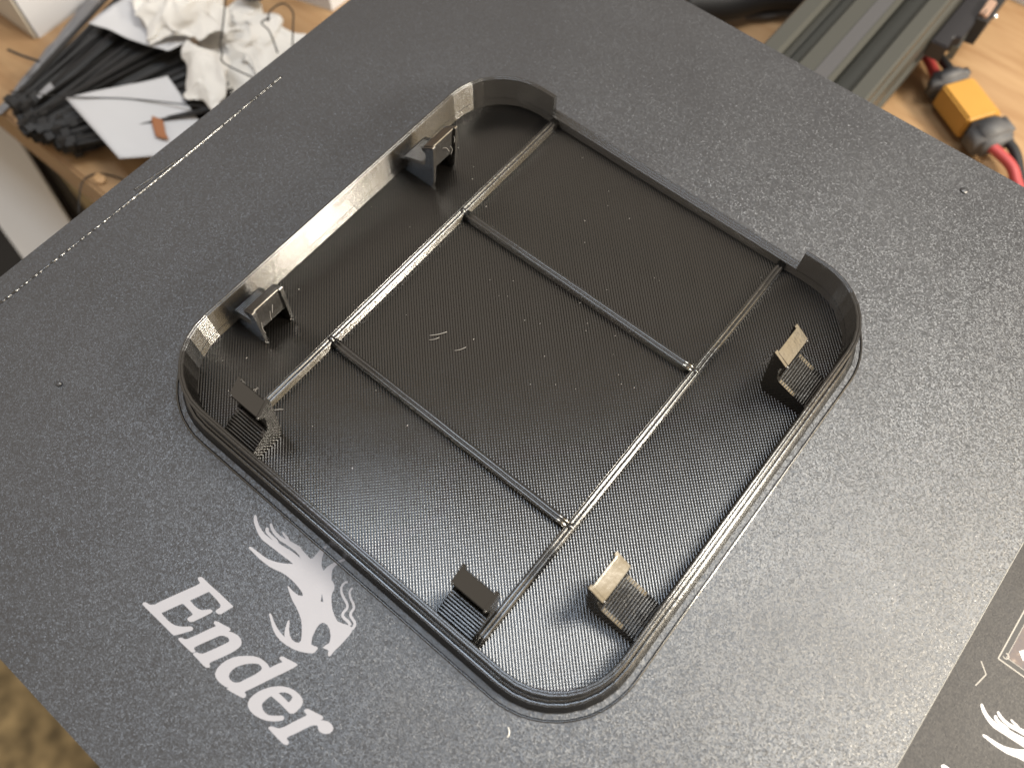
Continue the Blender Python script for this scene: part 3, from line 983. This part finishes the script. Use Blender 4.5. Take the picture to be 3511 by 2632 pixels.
def con_block(name, t0, t1, hw_, hz, mat, bev):
    bm = bmesh.new()
    r = []
    for t in (t0, t1):
        p = A + ax * t
        r.append([p + sd * hw_ * s + Vector((0, 0, hz * q)) for s, q in
                  ((-1, -1), (.55, -1), (1, -.45), (1, .45), (.55, 1), (-1, 1))])
    quadmesh(bm, r, close_u=False, close_v=True, caps=True)
    bmesh.ops.recalc_face_normals(bm, faces=bm.faces)
    bmesh.ops.bevel(bm, geom=list(bm.edges), offset=bev, segments=3, affect='EDGES')
    return obj(name, bm, mat, con, smooth=(name == 'boot'))


con_block('body', 5.5, LEN - 7.5, 8.2, 5.2, M['yellow'], .8)
con_block('boot', -2.5, 5.8, 8.9, 6.0, M['grey_rubber'], 2.6)
con_block('boot', LEN - 7.8, LEN + 4.2, 8.9, 6.2, M['grey_rubber'], 2.6)


def wire(pts, r, mat, parent, name='wire'):
    bm = bmesh.new()
    tube(bm, spline(pts, 8), r, n=12)
    return obj(name, bm, mat, parent, smooth=True)


wire([(112, 372, -82), (126, 361, -81), A + ax * -1 - sd * 3.6], 2.1, M['red'], con, 'red_wire')
wire([(112, 377, -82), (127, 366, -81), A + ax * -1 + sd * 4.0], 1.9, M['black'], con, 'black_wire')
wire([B - sd * 3.6, (178, 329, -80), (187, 321.5, -82), (215, 300, -85)], 2.1, M['red'], con, 'red_wire')
wire([B + sd * 3.6, (176, 336.5, -80), (184, 327.5, -82), (205, 296, -85)], 1.9, M['black'], con, 'black_wire')

# ---- control box with its sockets
ctl = thing('control_box', (134, 380, DESK_Z), 'black stepped control box beside the rail with a coppery socket', 'control box')
bm = bmesh.new()
fill_poly(bm, [[(127.6, 342.6), (134.2, 343.2), (133.5, 350.4), (136.2, 351), (135.5, 420), (127.6, 420)]], -67, -60)
bmesh.ops.bevel(bm, geom=list(bm.edges), offset=.5, segments=2, affect='EDGES')
obj('case', bm, M['black_gloss'], ctl)
bm = bmesh.new()
fill_poly(bm, [[(136.0, 362.8), (140.0, 363.6), (139.4, 395), (135.4, 395)]], -70, -59)
obj('socket_housing', bm, M['black'], ctl)
bm = bmesh.new()
box(bm, 135.3, 364.6, -62, 138.6, 374.6, -57.6)
for v in bm.verts:
    v.co.x += (v.co.y - 369.6) * -.05
bmesh.ops.bevel(bm, geom=list(bm.edges), offset=.4, segments=2, affect='EDGES')
so = obj('socket', bm, M['copper'], ctl)
bm = bmesh.new()
box(bm, 136.8, 364.2, -60, 137.2, 367.4, -57.4)
obj('slot', bm, M['black'], so)
bm = bmesh.new()
fill_poly(bm, [[(134.6, 350.2), (137.2, 351.2), (136.4, 359.5), (134.0, 359.2)]], -70, -64)
obj('bracket', bm, M['alu'], ctl)
bm = bmesh.new()
bmesh.ops.create_icosphere(bm, subdivisions=2, radius=1.2)
for v in bm.verts:
    v.co += Vector((140.6, 371, -61))
obj('screw', bm, M['chrome'], ctl, smooth=True)

# ---- dark cable sleeve and thin lead behind the rail
bm = bmesh.new()
tube(bm, spline([(36, 318, -78), (48, 329, -78), (58, 345, -78), (72, 357, -78), (100, 372, -78)], 8), 7.0, n=16)
tag(obj('cable_sleeve', bm, M['black'], None, smooth=True, origin=(58, 345, DESK_Z)), 'thick black cable sleeve lying on the desk beside the rail', 'cable')
bm = bmesh.new()
tube(bm, spline([(56, 337, -85), (63, 343, -85), (71, 351, -85), (96, 358, -85)], 8), 1.6, n=10)
tag(obj('thin_lead', bm, M['grey_rubber'], None, smooth=True, origin=(66, 345, DESK_Z)), 'thin grey lead beside the thick black cable sleeve', 'cable')

# ---- white sheet at the far right
bm = bmesh.new()
box(bm, 137.5, 422.5, DESK_Z + .3, 260, 560, DESK_Z + 12)
tag(obj('white_block', bm, M['paper'], None, origin=(200, 490, DESK_Z)), 'white block on the desk behind the black control box', 'block')

# ---- white carton, far left
car = thing('carton', (-190, 170, DESK_Z), 'white carton with a purple print standing on the desk beyond the cable ties', 'carton')
bm = bmesh.new()
cpts = [(-169.0, 138.4), (-169.6, 205), (-262, 200), (-262, 136.2)]
fill_poly(bm, [cpts], DESK_Z, DESK_Z + 60)
obj('carton_body', bm, M['carton'], car)
bm = bmesh.new()
box(bm, -262, 137.2, DESK_Z + .5, -169.4, 137.9, DESK_Z + 60)
for v in bm.verts:
    v.co.y += (v.co.x + 169.4) * .02 - .3
obj('end_panel', bm, M['carton_side'], car)
bm = bmesh.new()
q = [(-168.85, 150.5, DESK_Z + 15.0), (-168.85, 156.5, DESK_Z + 20), (-168.85, 160, DESK_Z + 34), (-168.85, 150, DESK_Z + 36)]
bm.faces.new([bm.verts.new(p) for p in q])
obj('purple_mark', bm, M['purple'], car)

# ---- second carton behind the tissue
car2 = thing('carton', (-95, 250, DESK_Z), 'pale carton on the desk behind the crumpled tissue', 'carton')
bm = bmesh.new()
fill_poly(bm, [[(-84.8, 228.7), (-84.0, 275), (-140, 275), (-140, 212.5)]], DESK_Z, DESK_Z + 30)
obj('carton_body', bm, M['carton'], car2)
bm = bmesh.new()
fill_poly(bm, [[(-85.4, 229.6), (-84.8, 274), (-139.5, 274), (-139.5, 214)]], DESK_Z + 30.05, DESK_Z + 31)
obj('lid', bm, M['carton'], car2)

# ---- bag film lying along the ties
bm = bmesh.new()
n = 40
L0, L1 = Vector((-172, 172, 0)), Vector((-147, 99.5, 0))
rings = []
for i in range(n + 1):
    t = i / n
    p = L0.lerp(L1, t)
    w = 7.5 * (1 - .55 * t)
    rings.append([Vector((p.x - 1.0 + w * k / 5, p.y + 2.2 * k / 5, DESK_Z + .6 + 3.0 * math.sin(math.pi * k / 5) * (1 - .5 * t) + 1.2 * noise.noise(Vector((i * .22, k * .9, 4))))) for k in range(6)])
quadmesh(bm, rings, close_u=False)
bm2 = bm
bmesh.ops.solidify(bm2, geom=list(bm2.faces), thickness=0.15)
tag(obj('plastic_bag', bm2, M['film'], None, smooth=True, origin=(-160, 135, DESK_Z)), 'grey folded plastic bag edge lying beside the black cable ties', 'plastic bag')

# ---- bundle of black cable ties
ties = thing('cable_tie_bundle', (-125, 125, DESK_Z), 'thick bundle of black cable ties held by the plastic bag', 'cable ties')


def tie_mesh():
    bm = bmesh.new()
    pts = [Vector((x, 0, 0.9 * math.sin(x * .03))) for x in range(0, 66, 3)]
    rings = [[p + Vector((0, -.75, -.35)), p + Vector((0, .75, -.35)), p + Vector((0, .75, .35)), p + Vector((0, -.75, .35))] for p in pts]
    quadmesh(bm, rings, close_u=False, close_v=True, caps=True)
    box(bm, -2.9, -1.4, -1.2, .4, 1.4, 1.4)
    bmesh.ops.recalc_face_normals(bm, faces=bm.faces)
    for v in bm.verts:
        v.co *= S
    me = bpy.data.meshes.new('tie')
    bm.to_mesh(me)
    bm.free()
    me.materials.append(M['black'])
    return me


tm = tie_mesh()
rnd = random.Random(3)
for i in range(230):
    o = bpy.data.objects.new('tie', tm)
    COL.objects.link(o)
    o.parent = ties
    f = (i % 47) / 46
    lay = rnd.random()
    # heads fan out along the near end, tails run up under the tissue
    hx = -137 + 35 * f + rnd.uniform(-2, 2)
    hy = 106 + 6 * f + rnd.uniform(-3.5, 5) + (4 if f < .2 else 0) - (1.5 if .3 < f < .6 else 0)
    ang = math.radians(99 - 42 * f + rnd.uniform(-7, 7))
    o.location = Vector((hx + 125, hy - 125, 2.4 + lay * 9.5)) * S
    o.rotation_euler = (rnd.uniform(-.5, .5), rnd.uniform(-.05, .03), ang)
    k = rnd.uniform(.82, 1.0)
    o.scale = (k, 1, 1)
bm = bmesh.new()
q = [(-129.6, 121.8, -74.6), (-126.4, 121.2, -74.8), (-126.2, 114.0, -74.6), (-128.2, 114.4, -74.4)]
fs = bm.faces.new([bm.verts.new(p) for p in q])
bmesh.ops.solidify(bm, geom=[fs], thickness=.3)
obj('white_tag', bm, M['paper'], ties)


# ---- paper and tissue
def crumple(name, corners, nx, ny, amp, freq, mat, label, cat, seed, z_bump=0.0, edge=0.0, thick=.15):
    """a sheet between four corners (given in order round), creased by ridged noise"""
    c = [Vector(p) for p in corners]
    bm = bmesh.new()
    rings = []
    for i in range(nx + 1):
        r = []
        for j in range(ny + 1):
            s, t = i / nx, j / ny
            p = c[0] * (1 - s) * (1 - t) + c[1] * s * (1 - t) + c[2] * s * t + c[3] * (1 - s) * t
            q = Vector((p.x * freq, p.y * freq, seed))
            rid = 0
            a_ = 1.0
            for o_ in range(3):
                rid += a_ * (1 - abs(2 * noise.noise(q)))
                q = q * 2.07 + Vector((3.1, 1.7, 0))
                a_ *= .5
            z = amp * (rid - 1.0) + z_bump * math.sin(math.pi * s) * math.sin(math.pi * t)
            ex = edge * noise.noise(Vector((p.x * .15, p.y * .15, seed + 5)))
            ey = edge * noise.noise(Vector((p.x * .15, p.y * .15, seed + 9)))
            r.append(Vector((p.x + ex, p.y + ey, max(p.z + z, DESK_Z + .4))))
        rings.append(r)
    quadmesh(bm, rings, close_u=False)
    bmesh.ops.recalc_face_normals(bm, faces=bm.faces)
    bmesh.ops.solidify(bm, geom=list(bm.faces), thickness=thick)
    ctr_ = (c[0] + c[1] + c[2] + c[3]) / 4
    o = obj(name, bm, mat, None, smooth=True, origin=(ctr_.x, ctr_.y, DESK_Z))
    return tag(o, label, cat)


crumple('paper_slip', [(-114.5, 119.6, -71), (-78.5, 114.5, -74), (-58, 143, -80), (-93, 151.5, -71)], 16, 16, .5, .03, M['paper'],
        'flat white paper slip tucked against the sheet beside the tie heads', 'paper', 2.2)
crumple('paper_slip', [(-138.0, 149.6, -70), (-98, 158, -67), (-100, 188, -72), (-140.5, 171, -72)], 16, 16, 1.0, .04, M['paper'],
        'white paper slip covering the tails of the black cable ties', 'paper', 6.2)
crumple('tissue', [(-132, 168, -66), (-104, 156, -66), (-85, 184, -66), (-112, 192, -66)], 60, 60, 2.4, .05, M['tissue'],
        'crumpled white tissue heaped above the paper slips', 'tissue', 1.1, z_bump=7, edge=5)
crumple('tissue', [(-99, 167, -68), (-78, 147.5, -72), (-66, 153, -72), (-80, 172, -68)], 48, 40, 1.8, .065, M['tissue'],
        'narrow twisted tissue tail hanging down over the paper slips', 'tissue', 3.7, z_bump=6, edge=3)
crumple('tissue', [(-104, 170, -80), (-68, 163, -80), (-72, 204, -80), (-112, 203, -78)], 64, 64, 2.8, .045, M['tissue'],
        'yellowish crumpled tissue beside the print sheet under thin black strands', 'tissue', 8.4, z_bump=6, edge=6)
crumple('brown_gap_patch', [(-84, 135.8, -72.5), (-76.5, 129.5, -74), (-72, 132.5, -74.6), (-79, 136.5, -73)], 6, 6, .4, .1, M['brown'],
        'small brown patch added for the gap at the paper slip edge', 'gap patch', 4.4, edge=1)  # added patch, stands for a brown gap at the paper's edge
bm = bmesh.new()
tube(bm, spline([(-98, 206, -70), (-103, 204, -71), (-108, 206, -72)], 5), 4.5, n=12, flat=.7)
tag(obj('dark_knob', bm, M['black'], None, smooth=True, origin=(-103, 205, DESK_Z)), 'black rounded knob behind the yellowish tissue', 'knob')


def strand(pts, r, label):
    bm = bmesh.new()
    tube(bm, spline(pts, 10), r, n=6)
    p = Vector(pts[len(pts) // 2])
    tag(obj('plastic_thread', bm, M['black'], None, smooth=True, origin=(p.x, p.y, p.z)), label, 'plastic thread')


strand([(-56.7, 179.5, -58), (-66.7, 185.0, -58), (-74.5, 187.5, -60), (-74.0, 191, -60), (-71.5, 188.6, -58), (-74.5, 193.0, -58), (-72.5, 198, -57), (-66.5, 197.2, -57), (-61.8, 192.4, -58), (-55.2, 185.0, -60)], .32,
       'looped black plastic thread curling over the yellowish tissue')
strand([(-94, 188, -58), (-84, 177.5, -58), (-76.4, 169.0, -58), (-73.5, 167, -59), (-70.0, 164.4, -60), (-55, 168.0, -62)], .32,
       'bent black plastic thread hanging between the two tissue heaps')
strand([(-132, 108, -70), (-112, 121, -70), (-95, 136, -72), (-66, 154, -72)], .28,
       'long thin black thread lying across ties and paper slip')
strand([(-86, 92, -90), (-94, 101.5, -87.5), (-93, 108, -87.4), (-85, 112, -87.4), (-72, 115, -87)], .3,
       'thin curled thread near the desk front edge')
strand([(-146, 127, -78), (-151, 124, -76), (-157, 122, -75)], .6,
       'stray tie tail sticking out over the plastic bag')
for (x, y, lab_) in ((-90.0, 107.0, 'small pale chip lying near the desk front edge'), (-137, 105.5, 'small wooden chip beside the tie heads')):
    bm = bmesh.new()
    bmesh.ops.create_icosphere(bm, subdivisions=1, radius=2.4)
    for v in bm.verts:
        v.co = Vector((x + v.co.x * 1.4, y + v.co.y, DESK_Z + 1 + v.co.z * .4))
    tag(obj('chip', bm, M['wood_edge'], None, origin=(x, y, DESK_Z)), lab_, 'chip')
